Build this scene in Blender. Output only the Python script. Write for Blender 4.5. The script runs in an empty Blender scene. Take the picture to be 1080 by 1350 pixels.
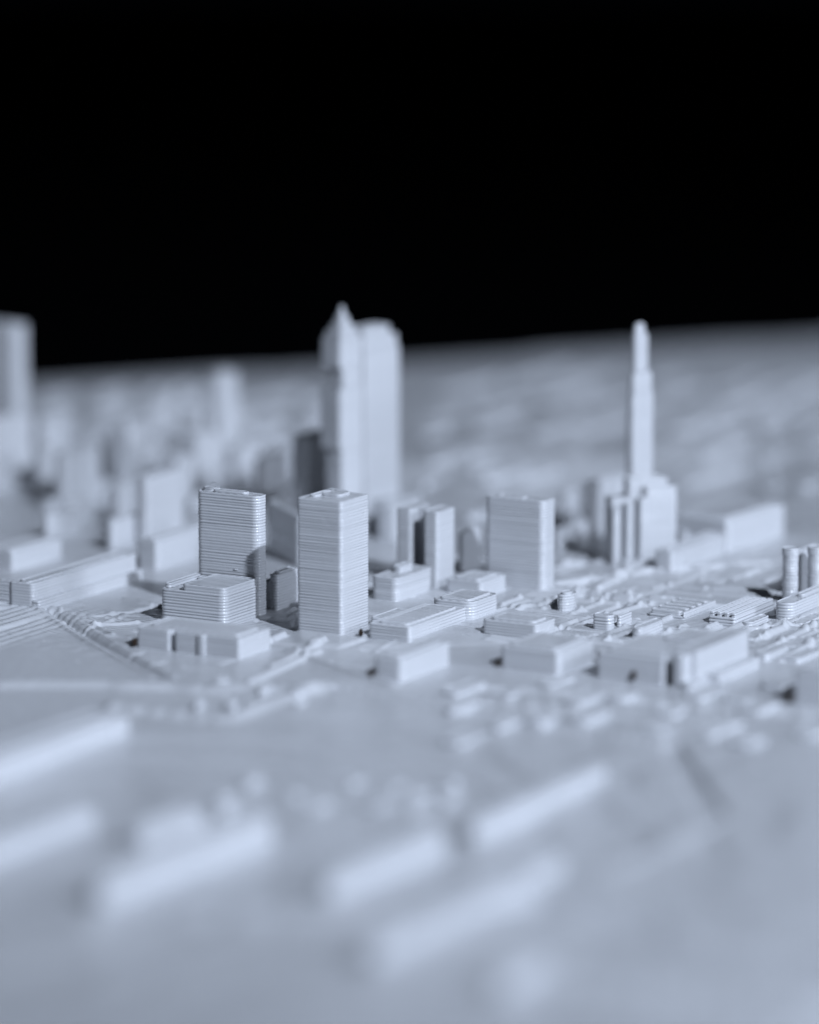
import bpy, math, random
import numpy as np
# units: 1 Blender unit = 1 cm (a desk-top 3D print, about 25 cm deep)
sc = bpy.context.scene
sc.unit_settings.system = 'METRIC'
sc.unit_settings.scale_length = 0.01
sc.unit_settings.length_unit = 'CENTIMETERS'
R = math.radians
col = sc.collection

# ------------------------------------------------------------------ camera
FPX, PW, PH = 6000.0, 1080.0, 1350.0
CAM_H = 6.15
PITCH = math.atan(1070.0 / 6000.0)
cam_d = bpy.data.cameras.new('camera')
cam_d.sensor_fit = 'VERTICAL'
cam_d.sensor_height = 36.0
cam_d.lens = 36.0 * FPX / PH
cam_d.clip_start = 0.5
cam_d.clip_end = 2000
cam_d.dof.use_dof = True
cam_d.dof.focus_distance = 30.85
cam_d.dof.aperture_fstop = cam_d.lens * 1e-3 / 0.98
cam_d.dof.aperture_blades = 0
cam = bpy.data.objects.new('camera', cam_d)
cam.location = (0, 0, CAM_H)
cam.rotation_euler = (math.pi / 2 - PITCH, 0, 0)
col.objects.link(cam)
sc.camera = cam

# ------------------------------------------------------------------ world: a dark studio
w = bpy.data.worlds.new('World')
sc.world = w
w.use_nodes = True
bg = w.node_tree.nodes['Background']
bg.inputs[0].default_value = (0.35, 0.5, 1.0, 1)
bg.inputs[1].default_value = 0.0022

# ------------------------------------------------------------------ lamps
AZ, EL, LD = R(30), R(36.5), 62.0
tgt = np.array([0.0, 31.0, 0.2])
lp = tgt + LD * np.array([math.cos(EL) * math.sin(AZ), -math.cos(EL) * math.cos(AZ), math.sin(EL)])
from mathutils import Vector
def lamp(kind, name, loc, aim, energy, color):
    d = bpy.data.lights.new(name, kind)
    d.energy = energy
    d.color = color
    o = bpy.data.objects.new(name, d)
    o.location = loc
    o.rotation_euler = (Vector(aim) - Vector(loc)).to_track_quat('-Z', 'Y').to_euler()
    col.objects.link(o)
    return d
key = lamp('SPOT', 'key_lamp', lp, (0.3, 33.5, 0), 196000, (0.735, 0.83, 1.0))
key.spot_size = R(33)
key.spot_blend = 1.0
key.shadow_soft_size = 0.9
side = lamp('AREA', 'side_fill', (46, 12, 17), (0, 31, 0.3), 13500, (0.74, 0.83, 1.0))  # unseen soft lamp, added to brighten the right-hand walls
side.shape = 'SQUARE'
side.size = 12
fill = lamp('AREA', 'overhead_fill', (-10, 40, 70), (0, 31, 0), 500, (0.55, 0.72, 1.0))  # weak overhead lamp out of view, added for ambient light
fill.shape = 'SQUARE'
fill.size = 60

sc.view_settings.view_transform = 'Standard'
sc.view_settings.look = 'None'
sc.view_settings.exposure = 0.0
sc.view_settings.gamma = 1.0
sc.view_settings.use_curve_mapping = False
sc.cycles.use_denoising = True
sc.cycles.denoiser = 'OPENIMAGEDENOISE'
sc.cycles.denoising_input_passes = 'RGB_ALBEDO_NORMAL'
sc.cycles.denoising_prefilter = 'ACCURATE'
sc.cycles.max_bounces = 6
sc.cycles.diffuse_bounces = 4

# ------------------------------------------------------------------ picture point -> place on the board
sp, cp = math.sin(PITCH), math.cos(PITCH)
CF = np.array([0, cp, -sp]); CU = np.array([0, sp, cp]); CR = np.array([1.0, 0, 0])
CC = np.array([0, 0, CAM_H])
def ray(px, py):
    return CF + CR * (px - PW / 2) / FPX - CU * (py - PH / 2) / FPX
def at(px, py, z=0.0):
    d = ray(px, py)
    return CC + d * ((z - CAM_H) / d[2])

# ------------------------------------------------------------------ materials
def plastic(name, base=(0.52, 0.53, 0.55), rough=0.21, raster=0.5, ang=45, lump=0.25, sss=0.0):
    m = bpy.data.materials.new(name)
    m.use_nodes = True
    nt = m.node_tree
    N, L = nt.nodes, nt.links
    b = N['Principled BSDF']
    b.inputs['Roughness'].default_value = rough
    b.inputs['Subsurface Weight'].default_value = sss
    b.inputs['Subsurface Radius'].default_value = (1.0, 0.75, 0.6)
    b.inputs['Subsurface Scale'].default_value = 0.02
    b.inputs['IOR'].default_value = 1.5
    tc = N.new('ShaderNodeTexCoord')
    # slight, uneven tone of the filament
    n1 = N.new('ShaderNodeTexNoise'); n1.inputs['Scale'].default_value = 1.7; n1.inputs['Detail'].default_value = 4
    L.new(tc.outputs['Object'], n1.inputs['Vector'])
    mx = N.new('ShaderNodeMix'); mx.data_type = 'RGBA'
    mx.inputs[6].default_value = tuple(c * 0.94 for c in base) + (1,)
    mx.inputs[7].default_value = tuple(min(1, c * 1.04) for c in base) + (1,)
    L.new(n1.outputs['Fac'], mx.inputs[0])
    L.new(mx.outputs[2], b.inputs['Base Color'])
    # gloss varies a little
    mr = N.new('ShaderNodeMapRange')
    mr.inputs[3].default_value = rough - 0.1; mr.inputs[4].default_value = rough + 0.14
    n2 = N.new('ShaderNodeTexNoise'); n2.inputs['Scale'].default_value = 9; n2.inputs['Detail'].default_value = 3
    L.new(tc.outputs['Object'], n2.inputs['Vector'])
    L.new(n2.outputs['Fac'], mr.inputs[0]); L.new(mr.outputs[0], b.inputs['Roughness'])
    # beads of the top fill, on faces that look up only
    mp = N.new('ShaderNodeMapping'); mp.inputs['Rotation'].default_value = (0, 0, R(ang))
    L.new(tc.outputs['Object'], mp.inputs['Vector'])
    wv = N.new('ShaderNodeTexWave'); wv.wave_type = 'BANDS'; wv.bands_direction = 'X'
    wv.inputs['Scale'].default_value = 7.2     # 2*pi/20/... about 0.44 mm a bead
    wv.inputs['Distortion'].default_value = 0.35; wv.inputs['Detail'].default_value = 2; wv.inputs['Detail Scale'].default_value = 0.6
    L.new(mp.outputs[0], wv.inputs['Vector'])
    n3 = N.new('ShaderNodeTexNoise'); n3.inputs['Scale'].default_value = 14; n3.inputs['Detail'].default_value = 5
    L.new(tc.outputs['Object'], n3.inputs['Vector'])
    geo = N.new('ShaderNodeNewGeometry')
    sx = N.new('ShaderNodeSeparateXYZ'); L.new(geo.outputs['True Normal'], sx.inputs[0])
    up = N.new('ShaderNodeMapRange'); up.inputs[1].default_value = 0.95; up.inputs[2].default_value = 0.99
    L.new(sx.outputs['Z'], up.inputs[0])
    a1 = N.new('ShaderNodeMath'); a1.operation = 'MULTIPLY'; L.new(wv.outputs['Fac'], a1.inputs[0]); L.new(up.outputs[0], a1.inputs[1])
    a2 = N.new('ShaderNodeMath'); a2.operation = 'MULTIPLY'; a2.inputs[1].default_value = raster; L.new(a1.outputs[0], a2.inputs[0])
    a3 = N.new('ShaderNodeMath'); a3.operation = 'MULTIPLY'; a3.inputs[1].default_value = lump; L.new(n3.outputs['Fac'], a3.inputs[0])
    a4 = N.new('ShaderNodeMath'); a4.operation = 'ADD'; L.new(a2.outputs[0], a4.inputs[0]); L.new(a3.outputs[0], a4.inputs[1])
    bp = N.new('ShaderNodeBump'); bp.inputs['Distance'].default_value = 0.012; bp.inputs['Strength'].default_value = 0.9
    L.new(a4.outputs[0], bp.inputs['Height']); L.new(bp.outputs[0], b.inputs['Normal'])
    return m
M_WHITE = plastic('white_filament')
M_GROUND = plastic('white_filament_board', raster=0.45, ang=-62, lump=0.6)
def plain(name, c, rough, spec=0.3):
    m = bpy.data.materials.new(name); m.use_nodes = True
    b = m.node_tree.nodes['Principled BSDF']
    b.inputs['Base Color'].default_value = c + (1,); b.inputs['Roughness'].default_value = rough
    b.inputs['Specular IOR Level'].default_value = spec
    n = m.node_tree.nodes.new('ShaderNodeTexNoise'); n.inputs['Scale'].default_value = 30
    bp = m.node_tree.nodes.new('ShaderNodeBump'); bp.inputs['Distance'].default_value = 0.01
    m.node_tree.links.new(n.outputs['Fac'], bp.inputs['Height']); m.node_tree.links.new(bp.outputs[0], b.inputs['Normal'])
    return m
M_BROWN = plain('brown_shade', (0.045, 0.028, 0.018), 0.6)  # warm shade at the wall corners, put in as brown colour
M_BLACK = plain('black_cloth', (0.0012, 0.0013, 0.0016), 1.0, 0.0)

# ------------------------------------------------------------------ terrain
LAY = 0.02                        # layer height of the print, 0.2 mm
TH = R(29.3)                      # turn of the street grid
GU = np.array([math.cos(TH), -math.sin(TH)])
GV = np.array([math.sin(TH), math.cos(TH)])
rng = np.random.default_rng(5)
def sines(n, lo, hi, seed):
    r = np.random.default_rng(seed)
    k = r.uniform(lo, hi, n); a = r.uniform(0, 2 * math.pi, n); ph = r.uniform(0, 2 * math.pi, n)
    def f(x, y):
        s = 0
        for kk, aa, pp in zip(k, a, ph):
            s = s + np.sin((x * math.cos(aa) + y * math.sin(aa)) * kk + pp)
        return s / math.sqrt(n)
    return f
NZ_far = sines(9, 0.5, 1.6, 1); NZ_mid = sines(8, 0.7, 2.0, 2); NZ_fore = sines(7, 0.35, 1.1, 3); NZ_f2 = sines(10, 2.5, 6, 4)
def sst(a, b, t):
    t = np.clip((t - a) / (b - a), 0, 1); return t * t * (3 - 2 * t)
# the far edge of the board runs slightly aslant
EL0, EL1 = at(0, 507), at(1080, 442)
def yfar(x):
    return EL0[1] + (x - EL0[0]) * (EL1[1] - EL0[1]) / (EL1[0] - EL0[0])
HILL = at(-60, 835)[:2]
def terr_smooth(x, y):
    z = 0.010 * NZ_mid(x, y)
    far = sst(33.2, 37.5, y)
    z = z + far * (0.09 * NZ_far(x, y) + 0.045 * NZ_f2(x, y)) * (0.3 + 0.7 * sst(-1.5, 2.0, x)) * sst(0.82, 0.35, (y - 33) / (yfar(x) - 33))
    fore = sst(28.2, 25.0, y)
    z = z + fore * (0.045 * NZ_fore(x, y) + 0.008 * NZ_f2(x, y))
    # grassy bank on the left that climbs away from the rail line
    du = (x - HILL[0]) * GU[0] + (y - HILL[1]) * GU[1]
    dv = (x - HILL[0]) * GV[0] + (y - HILL[1]) * GV[1]
    hill = 0.07 * sst(0.75, -0.9, du) * sst(-2.2, -0.7, dv) * sst(1.6, 0.6, dv)
    return z + hill
# grooves and kerbs pressed into the board: (points in picture, half width cm, height cm)
LINES = [
    ([(38, 797), (66, 807), (140, 851), (215, 893), (330, 925)], 0.022, -0.03),
    ([(52, 797), (80, 806), (155, 851), (230, 893)], 0.014, 0.012),
    ([(26, 797), (55, 810), (126, 852), (200, 893)], 0.014, 0.010),
    ([(70, 806), (125, 814), (180, 806), (212, 797)], 0.02, -0.025),
    ([(0, 905), (120, 904), (260, 908), (420, 912)], 0.05, 0.035),
    ([(150, 930), (300, 945), (430, 905)], 0.05, 0.03),
    ([(360, 880), (425, 848)], 0.03, 0.03), ([(330, 900), (420, 860)], 0.025, 0.025),
    ([(735, 770), (880, 752), (1010, 742)], 0.03, 0.025),
    ([(790, 775), (865, 735)], 0.03, 0.028), ([(720, 800), (800, 775), (850, 745)], 0.02, -0.022),
    ([(740, 778), (830, 790), (930, 800), (980, 800)], 0.02, 0.022),
    ([(760, 792), (850, 800)], 0.018, 0.022), ([(775, 785), (850, 794)], 0.018, -0.02),
    ([(770, 822), (858, 795)], 0.018, 0.02), ([(835, 835), (890, 812), (935, 797)], 0.022, 0.024),
    ([(930, 775), (1010, 780)], 0.02, 0.02), ([(925, 782), (1000, 790)], 0.02, 0.022),
    ([(1000, 842), (1080, 805)], 0.025, 0.026), ([(1015, 855), (1080, 822)], 0.025, 0.024),
    ([(985, 830), (1050, 826)], 0.02, 0.02), ([(1030, 868), (1080, 845)], 0.03, 0.024),
    ([(680, 805), (735, 796), (770, 806)], 0.02, 0.02), ([(700, 785), (740, 790)], 0.02, 0.02),
    ([(885, 985), (905, 1025), (942, 1080)], 0.06, -0.035), ([(930, 1090), (800, 1150)], 0.10, 0.022),
    ([(600, 905), (760, 915), (900, 930), (1080, 945)], 0.045, -0.03),
    ([(640, 925), (800, 940), (960, 965)], 0.04, 0.03),
    ([(440, 905), (600, 935), (860, 985)], 0.05, -0.03),
    ([(250, 1195), (540, 1215)], 0.10, 0.04), ([(700, 1190), (900, 1250), (1080, 1290)], 0.14, -0.06),
    ([(720, 1290), (1080, 1330)], 0.12, 0.04),
    ([(380, 860), (520, 905)], 0.03, 0.022), ([(350, 848), (372, 838)], 0.03, 0.03),
    ([(165, 790), (212, 800)], 0.018, 0.018), ([(120, 826), (180, 822)], 0.016, 0.016), ([(100, 815), (150, 838)], 0.015, 0.016),
    ([(110, 832), (165, 812)], 0.014, 0.014), ([(740, 745), (800, 740), (860, 748)], 0.03, 0.02),
]
rl = random.Random(77)
for _ in range(120):                                   # kerbs, paths and walls of the dense quarter
    x0, y0 = rl.uniform(630, 1085), rl.uniform(742, 850)
    if 835 < x0 < 1000 and 785 < y0 < 822: continue
    p0 = at(x0, y0)[:2]; d = GU if rl.random() < .5 else GV
    d = d * rl.uniform(.10, .55)
    LINES.append(((p0, p0 + d), rl.uniform(.010, .020), rl.choice([.018, .02, .016, -.016])))
for _ in range(40):
    x0, y0 = rl.uniform(60, 520), rl.uniform(800, 880)
    p0 = at(x0, y0)[:2]; d = (GU if rl.random() < .5 else GV) * rl.uniform(.10, .4)
    LINES.append(((p0, p0 + d), rl.uniform(.010, .016), rl.choice([.008, .010, -.010])))
LINEW = []
for pts, hw, hh in LINES:
    LINEW.append((np.array([at(*p)[:2] if not isinstance(p, np.ndarray) else p for p in pts]), hw, hh))
def seg_dist(x, y, a, b):
    d = b - a; t = np.clip(((x - a[0]) * d[0] + (y - a[1]) * d[1]) / (d @ d), 0, 1)
    return np.hypot(x - a[0] - t * d[0], y - a[1] - t * d[1])
NZ_rough = sines(24, 12, 40, 9); NZ_patch = sines(8, 1.2, 3.0, 10)
def terrain(x, y):
    x = np.asarray(x, float); y = np.asarray(y, float)
    z = terr_smooth(x, y)
    # block pads of the street grid, one layer proud, where the city is dense
    u = x * GU[0] + y * GU[1]; v = x * GV[0] + y * GV[1]
    fu = np.abs((u / 0.92) % 1 - 0.5) * 0.92; fv = np.abs((v / 0.66) % 1 - 0.5) * 0.66
    pad = sst(0.44, 0.415, fu) * sst(0.31, 0.285, fv)
    city = sst(29.0, 29.6, y) * sst(33.2, 32.4, y) * sst(-1.0, -0.6, x)
    z = z + 0.016 * pad * city
    k = z / LAY
    fl = np.floor(k)
    z = LAY * (fl + sst(0.72, 1.0, k - fl))
    for pts, hw, hh in LINEW:
        lo = pts.min(0) - 0.2; hi = pts.max(0) + 0.2
        msk = (x > lo[0]) & (x < hi[0]) & (y > lo[1]) & (y < hi[1])
        if not msk.any():
            continue
        xs, ys = x[msk], y[msk]
        d = np.full(xs.shape, 9.0)
        for a, b in zip(pts[:-1], pts[1:]):
            d = np.minimum(d, seg_dist(xs, ys, a, b))
        z[msk] = z[msk] + hh * sst(hw + 0.012, hw - 0.008, d)
    # blobs and burrs left by the nozzle
    rough = np.clip(NZ_rough(x, y), 0, 3) * sst(0.1, 1.0, NZ_patch(x, y)) * sst(28.6, 29.5, y) * sst(33, 32, y)
    du = (x - HILL[0]) * GU[0] + (y - HILL[1]) * GU[1]
    dv = (x - HILL[0]) * GV[0] + (y - HILL[1]) * GV[1]
    bank = sst(0.60, 0.48, du) * sst(-1.9, -0.9, dv) * sst(1.3, 0.8, dv)
    z = z + 0.012 * bank * np.abs(np.sin(du * math.pi / 0.085 + 0.25 * NZ_patch(x, y)))
    return z + 0.0045 * rough
def hgt(x, y):
    return float(terrain(np.array([x]), np.array([y]))[0])
def place(px, py):
    p = at(px, py)
    for _ in range(4):
        z = float(terr_smooth(p[0], p[1]))
        p = at(px, py, z)
    return p

def mesh_obj(name, V, F, mat, parent=None, smooth=False):
    me = bpy.data.meshes.new(name)
    me.from_pydata(V, [], F)
    me.materials.append(mat)
    if smooth:
        me.polygons.foreach_set('use_smooth', [True] * len(me.polygons))
    me.update()
    o = bpy.data.objects.new(name, me)
    col.objects.link(o)
    if parent:
        o.parent = parent
    return o

# ---- ground sheet: a board whose far edge runs slightly aslant
xs = np.arange(-5.6, 5.6, 0.0145)
yn = np.concatenate([np.arange(18.0, 28.2, 0.06), np.arange(28.2, 33.0, 0.0145)])
tf = np.linspace(0, 1, 190)
nx = len(xs)
Y = np.concatenate([np.repeat(yn[:, None], nx, 1), 33.0 + 0.03 + tf[:, None] * (yfar(xs)[None, :] - 33.03)], 0)
X = np.repeat(xs[None, :], Y.shape[0], 0)
Z = terrain(X.ravel(), Y.ravel()).reshape(X.shape)
BASE = -0.5
# skirt round the board
X = np.pad(X, 1, 'edge'); Y = np.pad(Y, 1, 'edge'); Z = np.pad(Z, 1, 'constant', constant_values=BASE)
ny, nx = X.shape
co = np.stack([X, Y, Z], -1).reshape(-1, 3).astype(np.float32)
i = np.arange(ny * nx).reshape(ny, nx)
q = np.stack([i[:-1, :-1], i[:-1, 1:], i[1:, 1:], i[1:, :-1]], -1).reshape(-1, 4)
me = bpy.data.meshes.new('ground')
me.vertices.add(len(co)); me.vertices.foreach_set('co', co.ravel())
me.loops.add(q.size); me.loops.foreach_set('vertex_index', q.ravel().astype(np.int32))
me.polygons.add(len(q)); me.polygons.foreach_set('loop_start', np.arange(0, q.size, 4, dtype=np.int32))
me.polygons.foreach_set('use_smooth', np.ones(len(q), dtype=bool))
me.update(calc_edges=True)
me.materials.append(M_GROUND)
ground = bpy.data.objects.new('ground', me); col.objects.link(ground)
ground['kind'] = 'structure'; ground['label'] = 'white printed terrain board with faint contour steps and street lines'
table = mesh_obj('table', [(-70, -10, BASE - 0.01), (70, -10, BASE - 0.01), (70, 110, BASE - 0.01), (-70, 110, BASE - 0.01)], [(0, 1, 2, 3)], M_BLACK)
table['kind'] = 'structure'; table['label'] = 'black cloth covered table under the board'

# ------------------------------------------------------------------ printed solids
def rounded(poly, r, seg=5):
    """corner-rounded outline (counter-clockwise) with outward normals"""
    P = [np.array(p, float) for p in poly]; n = len(P); out = []
    for k in range(n):
        a, b, c = P[k - 1], P[k], P[(k + 1) % n]
        e1 = (b - a); l1 = np.linalg.norm(e1); e1 = e1 / l1
        e2 = (c - b); l2 = np.linalg.norm(e2); e2 = e2 / l2
        cr = e1[0] * e2[1] - e1[1] * e2[0]; dt = float(e1 @ e2)
        ang = math.atan2(cr, dt)
        rr = min(r, 0.46 * min(l1, l2) / max(1e-6, abs(math.tan(ang / 2))))
        t = rr * abs(math.tan(ang / 2))
        n1 = np.array([e1[1], -e1[0]])
        sgn = 1 if ang > 0 else -1
        cen = b - e1 * t - n1 * rr * sgn
        a0 = math.atan2(n1[1] * sgn, n1[0] * sgn)
        m = seg if abs(ang) > 0.5 else 2
        wide = abs(ang) > 0.5
        if wide:                                   # keeps the flat walls flat under smooth shading
            g1 = min(0.008, 0.03 * l1)
            out.append((b - e1 * (t + g1), n1))
        for q_ in range(m + 1):
            th = a0 + ang * q_ / m
            dn = np.array([math.cos(th), math.sin(th)])
            out.append((cen + dn * rr, dn * sgn))
        if wide:
            out.append((b + e2 * (t + min(0.008, 0.03 * l2)), np.array([e2[1], -e2[0]])))
    return out
def prism(name, poly, z0, z1, parent, r=0.035, mat=None, lay=LAY, bulge=0.0035, jit=0.0004, seed=0, seg=4, taper=None, tilt=0.0022):
    """a solid laid down in beads: every layer is a rounded ridge of its own"""
    rg = np.random.default_rng(seed * 7 + 11)
    ol = rounded(poly, r, seg)
    pts = np.array([p for p, _ in ol]); nor = np.array([d for _, d in ol]); n = len(pts)
    nl = max(1, int(round((z1 - z0) / lay))); lh = (z1 - z0) / nl
    rings = []
    drift = 0.0; lean = 0.0
    cen = pts.mean(0)
    for k in range(nl):
        drift = 0.75 * drift + rg.normal(0, jit * 0.6)
        off = drift + rg.normal(0, jit)
        sh = rg.normal(0, jit * 0.5, 2)
        wob = rg.normal(0, jit * 0.35, n)[:, None]
        b_ = bulge * 1.2 * rg.choice([rg.uniform(.35, .8), rg.uniform(.8, 1.5)])
        zb = z0 + k * lh
        base = pts if taper is None else cen + (pts - cen) * taper((k + 0.5) / nl)
        lean = 0.6 * lean + rg.normal(0, tilt)
        for fz, ins in ((0.0, b_ * 1.1), (0.13, b_ * 0.48), (0.32, b_ * 0.10), (0.5, 0.0), (0.68, b_ * 0.10), (0.87, b_ * 0.48)):
            rings.append(np.c_[base + nor * (off + wob - ins + lean * (fz - 0.5) * (fz > 0)) + sh, np.full(n, zb + fz * lh)])
    last = rings[-1].copy()
    base = pts if taper is None else cen + (pts - cen) * taper(1.0)
    rings.append(np.c_[base - nor * min(0.010, r * 0.4), np.full(n, z1)])
    # the top fill lies a hair below the wall bead
    k_in = 0.030 if min(np.ptp(pts[:, 0]), np.ptp(pts[:, 1])) > 0.16 else 0.012
    k_in = min(k_in, r * 0.8)
    rings.append(np.c_[base - nor * k_in, np.full(n, z1 - 0.005)])
    V = np.concatenate(rings); F = []
    for j in range(len(rings) - 1):
        o_ = j * n
        for k in range(n):
            F.append((o_ + k, o_ + (k + 1) % n, o_ + n + (k + 1) % n, o_ + n + k))
    F.append(tuple((len(rings) - 1) * n + k for k in range(n)))
    o = mesh_obj(name, V.tolist(), F, mat or M_WHITE, parent)
    fl = [True] * len(F)
    for k in range(len(F) - 1 - n, len(F)):
        fl[k] = False
    o.data.polygons.foreach_set('use_smooth', fl)
    return o
def rect(x0, x1, y0, y1):
    return [(x0, y0), (x1, y0), (x1, y1), (x0, y1)]
def disc(cx, cy, rx, ry, n=14):
    return [(cx + rx * math.cos(2 * math.pi * k / n), cy + ry * math.sin(2 * math.pi * k / n)) for k in range(n)]
def empty(name, loc, rz, label, cat, group=None):
    o = bpy.data.objects.new(name, None); col.objects.link(o)
    o.empty_display_size = 0.1
    o.location = loc; o.rotation_euler = (0, 0, rz); o['label'] = label; o['category'] = cat
    if group: o['group'] = group
    return o
SEED = [100]
class Site:
    """footprint solved from where its front corner, its two faces and its height show in the photo"""
    def __init__(s, xf, yf, wl, wr, h, rot=None):
        th = TH if rot is None else R(rot)
        s.u = np.array([math.cos(th), -math.sin(th), 0]); s.v = np.array([math.sin(th), math.cos(th), 0]); s.rz = -th
        p = place(xf, yf); s.p = p
        def along(d, px):
            k = (px - PW / 2) / FPX
            q_ = p - CC
            return (k * (q_ @ CF) - q_ @ CR) / (d @ CR - k * (d @ CF))
        s.a = abs(along(-s.u, xf - wl)); s.b = abs(along(s.v, xf + wr))
        s.px = (p - CC) @ CF / FPX            # cm per picture point here
        k = (yf - h - PH / 2) / -FPX
        q_ = p - CC; up = np.array([0, 0, 1.0])
        s.h = (k * (q_ @ CF) - q_ @ CU) / (up @ CU - k * (up @ CF))
        s.c = p - s.u * s.a / 2 + s.v * s.b / 2
def footing(o, a, b):
    pass
def building(name, label, cat, xf, yf, wl, wr, h, rot=None, r=0.035, roof='slab', group=None, parts=None, body='tower_shaft', sink=0.12, jit=0.0004, bulge=0.0035):
    s = Site(xf, yf, wl, wr, h, rot)
    e = empty(name, (s.c[0], s.c[1], s.p[2]), s.rz, label, cat, group)
    SEED[0] += 1
    a, b, H = s.a / 2, s.b / 2, s.h
    rg = random.Random(SEED[0])
    if parts is not None:
        parts(e, s, a, b, H)
    else:
        prism(body, rect(-a, a, -b, b), -sink, H, e, r, seed=SEED[0], jit=jit, bulge=bulge)
        m = min(a, b)
        if roof == 'slab' and m > 0.07:
            i_ = 0.045
            prism('roof_slab', rect(-a + i_, a - i_, -b + i_, b - i_), H - 0.01, H + 0.012, e, 0.03, seed=SEED[0] + 1)
        elif roof == 'box' and m > 0.07:
            bx_ = rg.uniform(-0.3, 0.3) * a; by_ = rg.uniform(-0.2, 0.3) * b
            prism('roof_box', rect(bx_ - a * .35, bx_ + a * .35, by_ - b * .35, by_ + b * .35), H - 0.01, H + 0.04, e, 0.03, seed=SEED[0] + 1)
    return e, s
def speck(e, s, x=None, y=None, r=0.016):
    """brown lump coloured as shade at the foot of the left-hand corner"""
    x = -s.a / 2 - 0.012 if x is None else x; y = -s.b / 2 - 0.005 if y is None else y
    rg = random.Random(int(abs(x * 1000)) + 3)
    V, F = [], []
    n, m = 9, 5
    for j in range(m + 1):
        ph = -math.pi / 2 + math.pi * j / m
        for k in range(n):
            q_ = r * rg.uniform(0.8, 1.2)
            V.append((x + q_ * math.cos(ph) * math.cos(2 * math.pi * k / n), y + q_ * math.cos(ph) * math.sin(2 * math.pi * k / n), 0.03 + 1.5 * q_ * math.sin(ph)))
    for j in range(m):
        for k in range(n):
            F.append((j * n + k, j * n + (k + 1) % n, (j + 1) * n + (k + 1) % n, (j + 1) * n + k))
    o = mesh_obj('shade_speck', V, F, M_BROWN, e, True)
    o['label'] = 'dark brown speck of painted shade at the foot of a corner'
def tube(name, pts, r, parent, mat=None):
    V, F = [], []; n = 6
    for k, p in enumerate(pts):
        p = Vector(p); d = (Vector(pts[min(k + 1, len(pts) - 1)]) - Vector(pts[max(k - 1, 0)])).normalized()
        x_ = d.orthogonal().normalized(); y_ = d.cross(x_)
        for j in range(n):
            t = 2 * math.pi * j / n
            V.append(tuple(p + (x_ * math.cos(t) + y_ * math.sin(t)) * r))
    for k in range(len(pts) - 1):
        for j in range(n):
            F.append((k * n + j, k * n + (j + 1) % n, (k + 1) * n + (j + 1) % n, (k + 1) * n + j))
    return mesh_obj(name, V, F, mat or M_WHITE, parent, True)

# ============================================================ the sharp row
# ---- slab tower on the left
def p_(e, s, a, b, H):
    prism('tower_shaft', rect(-a, a, -b, b), -0.12, H, e, 0.05, seed=3, seg=6, jit=0.0004, bulge=0.0030)
    prism('roof_slab', rect(-a * .55, a * .5, -b * .45, b * .6), H - 0.01, H + 0.014, e, 0.03, seed=4)
    rr_ = prism('roof_ridge', rect(-a * .93, -a * .55, -b * .2, b * .8), H - 0.01, H + 0.02, e, 0.03, seed=5)
    tube('string_wisp', [(-a * .75, b * .1, H + .015), (-a * .72, b * .1, H + .04), (-a * .6, b * .15, H + .058), (-a * .5, b * .15, H + .05), (-a * .42, b * .2, H + .015)], 0.0022, rr_)
    tube('string_wisp', [(-a * .95, -b * .5, H + .005), (-a * .85, -b * .4, H + .03), (-a * .62, -b * .2, H + .028), (-a * .45, 0, H + .012)], 0.002, rr_)
    prism('wall_blob', disc(a * .28, -b - 0.002, 0.02, 0.006, 8), H * .36, H * .36 + 0.012, e, 0.004, seed=6)
building('slab_tower', 'slim ridged slab tower with rounded corner and stringy roof behind a stepped podium', 'tower', 341, 811, 82, 14, 156, parts=p_)
# ---- its podium
def p_(e, s, a, b, H):
    prism('podium_block', rect(-a, a, -b, b), -0.12, H - 0.03, e, 0.05, seed=13, jit=0.0004, bulge=0.0030)
    prism('roof_slab', rect(-a * .36, a - 0.012, -b + 0.012, b), H - 0.035, H + 0.012, e, 0.04, seed=14)
    prism('roof_kerb', rect(-a + .01, -a + .06, -b + .05, b), H - 0.035, H, e, 0.02, seed=15)
    prism('roof_kerb', rect(-a + .07, -a * .40, b - .08, b - .02), H - 0.035, H - 0.008, e, 0.02, seed=16)
building('podium_building', 'low stepped podium of bold ridges in front of the leftmost sharp tower', 'building', 297, 828, 87, 46, 49, parts=p_)
# ---- centre tower
def p_(e, s, a, b, H):
    prism('tower_shaft', rect(-a, a, -b, b), -0.12, H, e, 0.028, seed=23, jit=0.0004, bulge=0.0042, seg=4)
    rr_ = prism('roof_ridge', rect(-a * .5, a * .35, -b * .1, b * .75), H - 0.01, H + 0.016, e, 0.03, seed=24)
    prism('roof_ridge', rect(-a * .75, -a * .45, -b * .5, b * .3), H - 0.01, H + 0.012, e, 0.02, seed=25)
    tube('string_wisp', [(-a * .6, b * .2, H + .01), (-a * .4, b * .5, H + .03), (-a * .2, b * .7, H + .02)], 0.002, rr_)
    tube('string_wisp', [(-a * .2, b * .4, H + .012), (a * .05, b * .6, H + .026), (a * .3, b * .6, H + .012)], 0.002, rr_)
building('square_tower', 'tall square tower, the nearest sharp one, standing right of the slim slab tower', 'tower', 451, 840, 60, 37, 178, parts=p_)
# ---- shadowed block between them
def p_(e, s, a, b, H):
    prism('block', rect(-a, a, -b, b), -0.12, H, e, 0.03, seed=33)
    prism('side_wing', rect(-a - 0.10, -a + 0.02, -b * .6, b), -0.12, H * .72, e, 0.03, seed=34)
    prism('roof_slab', rect(-a * .7, a * .7, -b * .7, b * .7), H - 0.01, H + 0.015, e, 0.03, seed=35)
building('dark_block', 'dark unlit block behind the gap between the slab tower and the square tower', 'building', 392, 746, 40, 16, 66, rot=70, body='block')
building('shadowed_block', 'low block in deep shadow between the slab tower and the square tower', 'building', 366, 803, 12, 30, 45, parts=p_)
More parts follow.
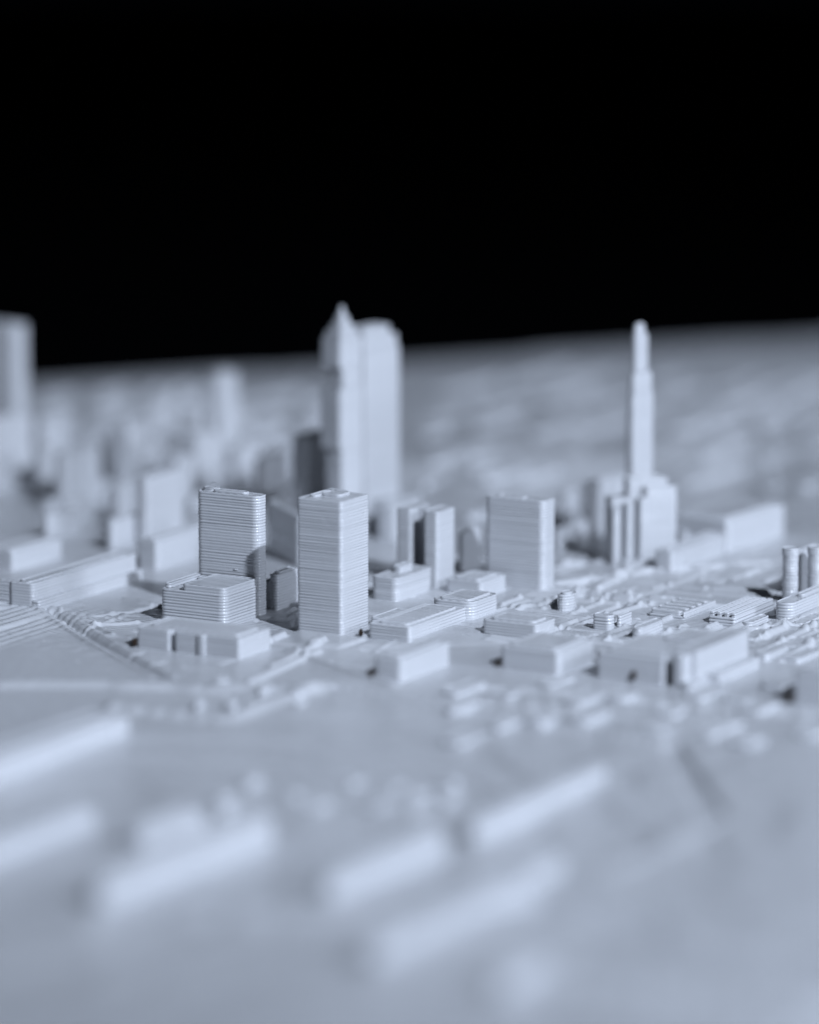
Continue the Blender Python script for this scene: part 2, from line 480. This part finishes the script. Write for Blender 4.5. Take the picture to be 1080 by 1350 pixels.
# ---- low hall in front of the podium
def p_(e, s, a, b, H):
    prism('hall', [(-a, -b), (-a * .36, -b), (-a * .36, -b + .05), (-a * .26, -b + .05), (-a * .26, -b), (a * .22, -b), (a * .22, -b - 0.02), (a * .34, -b - 0.02), (a * .34, -b), (a, -b), (a, b), (-a, b)], -0.12, H, e, 0.02, seed=43)
    prism('roof_slab', rect(-a + .06, a - .06, -b + .08, b - .05), H - 0.01, H + 0.008, e, 0.03, seed=44)
e, s = building('low_hall', 'long low hall with notched front wall below the stepped podium', 'building', 316, 869, 136, 42, 27, parts=p_)
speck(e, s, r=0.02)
# ---- low hall right of the square tower
def p_(e, s, a, b, H):
    prism('hall', rect(-a, a, -b, b), -0.12, H, e, 0.03, seed=53)
    prism('entrance_wing', rect(-a - .16, -a + .01, -b * .2, b * .7), -0.12, H * .7, e, 0.02, seed=54)
    prism('roof_slab', rect(-a + .05, a - .05, -b + .05, b - .05), H - 0.01, H + 0.009, e, 0.03, seed=55)
e, s = building('low_hall', 'flat low hall with wide plain roof at the right foot of the square tower', 'building', 541, 847, 56, 75, 20, parts=p_)
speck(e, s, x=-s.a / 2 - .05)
building('ridged_block', 'ridged low block with rough roof just behind the square tower on its right', 'building', 524, 795, 36, 48, 32, roof='box', r=0.05, jit=0.0007, body='block')
# ---- small blocks in the middle
building('ridged_block', 'small low block with round front corner and rough roof before the pale flat block', 'building', 622, 821, 55, 38, 26, roof='slab', r=0.07, jit=0.0007, body='block')
building('flat_block', 'pale flat block at the foot of the twin tower', 'building', 635, 788, 48, 34, 20, body='block')
# ---- twin tower
def p_(e, s, a, b, H):
    prism('tower_shaft', rect(a - 0.115 * 1.05, a, -b, b), -0.12, H, e, 0.028, seed=63, jit=0.0004, bulge=0.003)
    prism('tower_shaft', rect(-a, -a + .125, -b + .05, b + .06), -0.12, H * 0.99, e, 0.028, seed=64, jit=0.0004, bulge=0.003)
    prism('link', rect(-a + .1, a - .1, b * .15, b * .95), -0.12, H * 0.985, e, 0.02, seed=65)
building('twin_tower', 'narrow twin tower with two upright shafts split by a dark slot', 'tower', 577, 778, 60, 24, 103, parts=p_)
def p_(e, s, a, b, H):
    prism('block', rect(-a, a, -b, b), -0.12, H, e, 0.03, seed=67)
    prism('roof_slab', rect(-a * .5, a * .6, -b * .6, b * .6), H - 0.01, H + .014, e, 0.03, seed=68)
building('narrow_block', 'narrow block half shaded between the twin tower and the wide slab', 'building', 611, 757, 8, 24, 54, parts=p_)
# ---- wide slab
def p_(e, s, a, b, H):
    prism('tower_shaft', rect(-a, a, -b, b), -0.12, H, e, 0.05, seed=73, jit=0.0004, bulge=0.0036, seg=6)
    prism('roof_slab', rect(-a + .07, a * .2, -b + .05, b - .05), H - 0.01, H + 0.004, e, 0.03, seed=74)
building('wide_slab', 'wide flat-topped slab building alone in the middle with soft horizontal ridges', 'building', 717, 780, 79, 17, 119, parts=p_)

# ---- drum and small stubs
def p_(e, s, a, b, H):
    prism('drum', disc(0, 0, a * 1.15, b * 1.15, 18), -0.12, H, e, 0.01, seed=83, jit=0.0004, bulge=0.004, seg=2)
    prism('drum_cap', disc(0, 0, a * .7, b * .7, 14), H - .01, H + .012, e, 0.01, seed=84, seg=2)
building('round_drum', 'small round drum of bold ridges right of the wide slab', 'building', 749, 807, 17, 14, 22, parts=p_)
building('small_block', 'small dark-sided block in front of the round drum', 'building', 804, 833, 24, 8, 21, body='block', r=0.03, bulge=0.0025)
building('small_block', 'tiny pale block beside the dark-sided block near the parking bars', 'building', 818, 829, 6, 16, 17, body='block')
building('small_block', 'small pale wedge block in front of the parking bars', 'building', 845, 846, 14, 32, 18, body='block', roof=None)
building('low_hall', 'low flat hall in front of the wide slab with a blunt right end', 'building', 708, 846, 73, 26, 22, body='hall')
e, s = building('low_hall', 'low pale hall between the notched long hall and the large corner building', 'building', 737, 889, 78, 48, 29, body='hall')
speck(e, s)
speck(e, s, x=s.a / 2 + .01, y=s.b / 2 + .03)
# ---- large corner building
def p_(e, s, a, b, H):
    prism('left_wing', rect(-a, a * .42, -b, b * .55), -.12, H * .74, e, .025, seed=93)
    prism('wing_roof_slab', rect(-a * .9, a * .30, -b * .8, b * .4), H * .74 - .01, H * .74 + .012, e, 0.03, seed=94)
    prism('main_block', rect(a * .50, a, -b * .78, b), -.12, H, e, .025, seed=97)
    prism('back_wing', rect(-a * .35, a * .52, b * .2, b), -.12, H * .86, e, .025, seed=98)
    prism('corner_pier', rect(a * .62, a * .86, -b - .02, -b * .7), -.12, H * .92, e, 0.02, seed=95)
    prism('base_wing', rect(a - .02, a + .10, -b * .5, b * .9), -.12, H * .25, e, 0.02, seed=96)
e, s = building('corner_building', 'large soft-focus corner building with dark recess beside its front pier', 'building', 912, 905, 126, 76, 43, parts=p_)
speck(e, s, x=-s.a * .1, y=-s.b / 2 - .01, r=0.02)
e, s = building('edge_hall', 'soft-focus hall cut by the right edge of the picture', 'building', 1098, 932, 54, 50, 44, body='hall')
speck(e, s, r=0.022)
e, s = building('low_hall', 'soft-focus low hall in front of the flat hall, pale right wall', 'building', 530, 899, 38, 65, 30, body='hall')
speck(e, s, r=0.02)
# ---- slatted roof building and parking bars
def p_(e, s, a, b, H):
    prism('hall', rect(-a, a, -b, b), -.12, H, e, .02, seed=103)
    for k in range(4):
        x_ = -a * .8 + k * a * .53
        prism('roof_ridge', rect(x_ - .016, x_ + .016, -b * .95, b * .95), H - .01, H + .028, e, .008, seed=104 + k)
building('slatted_hall', 'low hall with dark grooves along its roof left of the columned building', 'building', 969, 827, 36, 53, 12, parts=p_)
def p_(e, s, a, b, H):
    prism('deck', rect(-a, a, -b, b), -.12, H, e, .03, seed=113)
    for k in range(5):
        y_ = -b * .84 + k * b * .40
        prism('parking_bar', rect(-a * .85, a * .70, y_ - .026, y_ + .026), H - .01, H + .030, e, .018, seed=114 + k)
    prism('kerb', rect(a * .86, a * .98, -b, b), H - .01, H + .026, e, .015, seed=121)
building('parking_deck', 'flat deck with a row of raised parallel parking bars', 'parking deck', 903, 819, 50, 42, 6, parts=p_)
# ---- columned building at the right edge
def p_(e, s, a, b, H):
    prism('podium', rect(-a, a, -b, b), -.12, H, e, .08, seed=123, seg=7, jit=0.0004, bulge=0.0035)
    prism('roof_slab', rect(-a * .2, a - .03, -b * .3, b * .9), H - .01, H + .02, e, .02, seed=124)
building('ridged_podium', 'ridged rounded podium at the right edge under two columns', 'building', 1043, 820, 24, 60, 24, parts=p_)
def p_(e, s, a, b, H):
    prism('column_shaft', disc(0, 0, a, a, 16), -.12, H * .52, e, .01, seed=133, jit=0.0005, bulge=.003, seg=2)
    prism('column_shaft', disc(0, 0, a * .96, a * .96, 16), H * .52, H, e, .01, seed=134, jit=0.0005, bulge=.003, seg=2)
    prism('column_cap', disc(0, 0, a * 1.06, a * 1.06, 16), H - .04, H + .012, e, .01, seed=135, seg=2)
building('round_column', 'left one of two stout ridged columns at the right edge', 'tower', 1046, 799, 20, 11, 72, parts=p_)
building('round_column', 'right one of two stout ridged columns, partly shaded, cut by the right edge', 'tower', 1080, 797, 21, 12, 71, parts=p_)
def p_(e, s, a, b, H):
    prism('back_wall', rect(-a, a, -b, b), -.12, H, e, .02, seed=137)
building('link_wall', 'thin wall joining the two ridged columns from behind', 'wall', 1056, 790, 8, 24, 64, parts=p_)

# ============================================================ left halls
def p_(e, s, a, b, H):
    prism('hall', rect(-a, a, -b, b), -.12, H, e, .03, seed=143, bulge=.0012, tilt=.0005)
    prism('roof_slab', rect(-a + .05, a - .05, -b + .05, b - .05), H - .01, H + .008, e, .03, seed=144)
    prism('base_step', rect(a - .02, a + .05, -b, b), -.12, .05, e, .02, seed=145)
building('long_hall', 'long flat-roofed hall running back on the left behind the rail groove', 'building', 44, 801, 32, 138, 31, parts=p_)
building('striped_hall', 'ridged hall at the left edge beside the long flat-roofed hall', 'building', 37, 799, 90, 7, 31, body='hall', jit=0.0007)
building('low_hall', 'low hall behind the long flat-roofed hall at the left edge', 'building', 18, 752, 40, 66, 24, body='hall')
building('long_hall', 'pale hall with darker short end behind the slim slab tower', 'building', 208, 750, 28, 110, 36, body='hall')

# ============================================================ the tall pair
def p_(e, s, a, b, H):
    # stepped shaft with a pointed crown, front; plain slab with slanted crown to its right, behind
    prism('lower_shaft', rect(-a * .66, a, -b * .9, b), -.12, H * .39, e, .03, seed=153)
    prism('middle_shaft', rect(-a * 1.05, a, -b * 1.02, b), H * .39, H * .655, e, .03, seed=154)
    prism('neck', rect(-a * .45, a * .96, -b * .75, b * .96), H * .655, H * .74, e, .03, seed=155)
    prism('upper_shaft', rect(-a * .98, a * .96, -b * .98, b * .96), H * .74, H * .865, e, .03, seed=156)
    prism('crown_tier', rect(-a * .84, a * .84, -b * .84, b * .84), H * .865, H * .895, e, .03, seed=157)
    prism('crown_tier', rect(-a * .64, a * .64, -b * .64, b * .64), H * .895, H * .925, e, .03, seed=159, taper=lambda t: 1 - .12 * t)
    prism('crown_tier', rect(-a * .45, a * .45, -b * .45, b * .45), H * .925, H * .960, e, .03, seed=160, taper=lambda t: 1 - .25 * t)
    prism('spire', disc(0, 0, a * .28, b * .28, 8), H * .955, H, e, .02, seed=158, taper=lambda t: 1 - .6 * t)
building('spired_tower', 'tallest tower with set-back shaft and pointed crown behind the square tower', 'tower', 450, 713, 28, 31, 306, rot=44, parts=p_)
def p_(e, s, a, b, H):
    prism('tower_shaft', rect(-a, a, -b, b), -.12, H * .90, e, .03, seed=163)
    prism('upper_block', [(-a, -b), (a * .9, -b), (a * .9, b * .92), (-a, b * .92)], H * .90, H * .955, e, .03, seed=164)
    prism('crown', rect(-a * .9, a * .7, -b * .85, b * .62), H * .955, H, e, .03, seed=165)
    prism('base_wing', rect(a * .6, a + .16, -b * .6, b + .06), -.12, H * .17, e, .03, seed=166)
building('flat_crowned_tower', 'tall slab tower with chamfered top joined to the right of the spired tower', 'tower', 482, 705, 26, 47, 271, rot=40, parts=p_)
building('shadowed_tower', 'dark tower in deep shadow just left of the tallest tower', 'tower', 404, 698, 20, 34, 122, roof='slab')
building('base_block', 'blurred pale block at the right foot of the tall slab tower', 'building', 520, 712, 24, 38, 44, body='block')

# ============================================================ tower on the right
def p_(e, s, a, b, H):
    prism('base_block', rect(-a, a, 0, b), -.12, H * .97, e, .03, seed=173)
    prism('side_block', rect(-a, a * .7, -b, .01), -.12, H * .84, e, .03, seed=174)
    prism('shoulder_block', rect(-a * .8, a * .4, -b * .45, b * .8), H * .8, H * 1.06, e, .03, seed=178)
    for k in range(3):
        y_ = -b * .9 + k * b * .40
        prism('rib', rect(a * .5, a + .05, y_ - .032, y_ + .032), -.12, H * (.74 + .05 * k), e, .02, seed=175 + k)
    prism('front_step', rect(a * .6, a + .12, -b * .8, b * .2), -.12, H * .08, e, .02, seed=179)
building('stepped_base_block', 'pale stepped block with upright ribs under the slender tower on the right', 'building', 806, 745, 11, 87, 104, rot=74, parts=p_)
def p_(e, s, a, b, H):
    prism('lower_shaft', rect(-a, a, -b, b), -.12, H * .70, e, .03, seed=183)
    prism('middle_shaft', rect(-a * .85, a * .9, -b * .88, b * .88), H * .70, H * .79, e, .03, seed=184)
    prism('upper_shaft', rect(-a * .6, a * .6, -b * .62, b * .6), H * .79, H * .955, e, .03, seed=185)
    prism('crown', rect(-a * .72, a * .35, -b * .5, b * .45), H * .95, H, e, .03, seed=186, taper=lambda t: 1 - .25 * t)
building('slender_tower', 'slender tapering tower rising alone on the right', 'tower', 834, 732, 12, 28, 303, rot=44, parts=p_)
building('side_block', 'blurred upright block left of the ribs below the slender tower', 'building', 778, 708, 9, 26, 72, body='block')
building('side_block', 'short blurred block behind the wide slab on its right', 'building', 746, 690, 10, 24, 42, body='block')
building('side_block', 'low pale block right of the wide slab in the mid distance', 'building', 738, 726, 8, 40, 28, body='block')
building('side_block', 'dim block tucked behind the upright block left of the slender tower', 'building', 806, 690, 10, 22, 60, body='block')
building('flat_hall', 'low pale hall in front of the slender tower on its right', 'building', 887, 757, 26, 70, 29, body='hall')
building('domed_block', 'small rounded block behind the low pale hall', 'building', 905, 725, 14, 32, 24, r=.09, body='block')
building('wide_hall', 'wide blurred hall with bright end wall near the right edge', 'building', 960, 730, 74, 76, 44, body='hall', rot=34)

# ============================================================ far downtown on the left
FAR = [
    ('tall_tower', 'blurred tall tower at the far left edge, its top against black', 23, 622, 56, 17, 192),
    ('far_block', 'bright blurred block at the left edge below the far tall tower', -12, 650, 20, 58, 92),
    ('far_block', 'bright squarish blurred block right of the left edge tower', 86, 672, 16, 50, 74),
    ('far_block', 'bright blurred block left of the slim slab tower roof', 195, 718, 16, 50, 88),
    ('far_tower', 'pale blurred tower on the skyline above the slim slab tower', 292, 610, 20, 24, 116),
    ('far_block', 'blurred block with dim left wall behind the slim slab tower', 262, 650, 46, 28, 74),
    ('far_block', 'dim narrow blurred block left of the dim-walled block', 172, 636, 27, 22, 72),
    ('far_block', 'small bright blurred block low before the bright squarish block', 65, 712, 10, 44, 32),
    ('far_block', 'small bright blurred block before the block left of the slab tower', 150, 724, 12, 38, 38),
    ('far_block', 'pale blurred block between slab tower roof and shadowed tower', 345, 668, 12, 38, 64),
    ('far_block', 'low pale blurred block behind the slim slab tower roof', 318, 640, 22, 30, 50),
    ('far_block', 'low pale blurred block on the skyline far left of the slender tower', 205, 575, 10, 26, 42),
    ('far_block', 'low blurred block beside the skyline tower', 268, 588, 12, 22, 52),
    ('far_block', 'dim blurred mid-rise just left of the slim slab tower', 236, 668, 30, 22, 62),
    ('far_block', 'blurred mid-rise with dim wall behind the bright squarish block', 120, 630, 24, 24, 60),
    ('far_block', 'small blurred mid-rise between the two bright blocks at left', 160, 690, 14, 26, 52),
    ('far_block', 'blurred mid-rise with shaded side right of the left edge tower', 60, 650, 16, 20, 58),
    ('far_block', 'pale low blurred block by the left edge tower foot', 60, 600, 14, 44, 46),
]
for nm, lb, xf, yf, wl, wr, h in FAR:
    building(nm, lb, 'tower' if 'tower' in nm else 'building', xf, yf, wl, wr, h, body='shaft', roof='slab' if h > 60 else None)

# ============================================================ blurred foreground rows
FORE = [
    ('bright long house row crossing the right foreground', 632, 1112, 24, 172, 27),
    ('long blurred house row low in the centre foreground', 498, 1272, 28, 205, 25),
    ('rounded small blurred house at the bottom centre', 668, 1312, 30, 66, 22),
    ('small blurred house at the right end of the lower centre row', 704, 1166, 26, 44, 20),
    ('bright thick blurred row left of centre in the foreground', 140, 1196, 28, 226, 32),
    ('short blurred house behind the bright thick row', 192, 1118, 36, 84, 20),
    ('long blurred row leaving the left edge in the foreground', -40, 1150, 28, 172, 24),
    ('large bright blurred row at the left edge under the grassy bank', -36, 1046, 56, 206, 32),
    ('bright blurred row in the centre foreground', 440, 1184, 26, 152, 25),
]
for lb, xf, yf, wl, wr, h in FORE:
    def p_(e, s, a, b, H):
        SEED[0] += 3
        prism('house_row', rect(-a, a, -b, b), -.14, H, e, .06, seed=SEED[0])
        prism('roof_slab', rect(-a + .07, a - .07, -b + .07, b - .07), H - .01, H + .01, e, .03, seed=SEED[0] + 1)
    building('house_row', lb, 'building', xf, yf, wl, wr, h, parts=p_)
building('house', 'bright knob-like blurred house at the end of the large left row', 'building', 150, 975, 14, 24, 22, body='house', roof=None)

# ============================================================ small scattered houses (alike within each scatter)
ORD = 'first second third fourth fifth sixth seventh eighth ninth tenth eleventh twelfth thirteenth fourteenth fifteenth sixteenth seventeenth eighteenth nineteenth twentieth twenty-first twenty-second twenty-third twenty-fourth twenty-fifth twenty-sixth twenty-seventh twenty-eighth twenty-ninth thirtieth'.split()
def scatter(n, box, wlr, wrr, hr, label, group, name, seed, avoid=()):
    rg = random.Random(seed); used = []
    k = 0; tries = 0; made = []
    while k < n and tries < n * 40:
        tries += 1
        x = rg.uniform(box[0], box[2]); y = rg.uniform(box[1], box[3])
        if any(abs(x - ux) < uw and abs(y - uy) < 0.35 * uw for ux, uy, uw in used): continue
        if any(a0 < x < a2 and a1 < y < a3 for a0, a1, a2, a3 in avoid): continue
        wl = rg.uniform(*wlr); wr = rg.uniform(*wrr); h = rg.uniform(*hr)
        used.append((x, y, (wl + wr) * .8))
        o, _s = building(name, label, 'building', x, y, wl, wr, h, group=group, rot=29.3 + rg.choice([0, 0, 0, rg.uniform(-12, 12)]), body='block', roof=None)
        made.append((x, o)); k += 1
    for q_, (x, o) in enumerate(sorted(made, key=lambda t: t[0])):
        o['label'] = ORD[q_] + ' from left: ' + label
scatter(30, (0, 570, 400, 720), (8, 20), (14, 30), (10, 26), 'small blurred block among the packed far downtown on the left', 'packed small blocks of the far downtown', 'small_block', 21,
        [(0, 690, 260, 720)])
scatter(11, (560, 600, 800, 690), (8, 14), (24, 60), (3, 8), 'small blurred block on the terrain behind the wide slab', 'small blocks behind the wide slab', 'small_block', 22)
scatter(10, (890, 540, 1080, 650), (8, 20), (30, 80), (2, 6), 'faint low house on the blurred terrain at upper right', 'faint houses on the upper right terrain', 'small_house', 23)
scatter(20, (590, 905, 1080, 985), (14, 34), (14, 44), (3, 7), 'tiny blurred house in the scatter before the halls at right', 'tiny houses scattered before the right halls', 'small_house', 24)
scatter(7, (240, 905, 420, 940), (8, 16), (8, 16), (4, 12), 'tiny blurred house before the notched long hall', 'tiny houses before the notched long hall', 'small_house', 25)
scatter(12, (280, 1035, 600, 1075), (10, 22), (12, 26), (4, 10), 'small blurred house behind the centre foreground rows', 'small houses behind the foreground rows', 'small_house', 26)
scatter(8, (985, 800, 1080, 880), (12, 26), (20, 40), (4, 9), 'low flat shed among the halls at the right edge', 'low sheds among the right halls', 'small_shed', 27,
        [(985, 800, 1080, 824)])
scatter(30, (60, 522, 420, 585), (8, 22), (16, 46), (4, 12), 'faint low block on the far plain at upper left', 'faint blocks on the far left plain', 'small_block', 31)
scatter(28, (545, 505, 1080, 580), (8, 16), (30, 80), (2, 5), 'faint low streak of houses on the far plain at upper right', 'faint house streaks on the far right plain', 'small_house', 32)
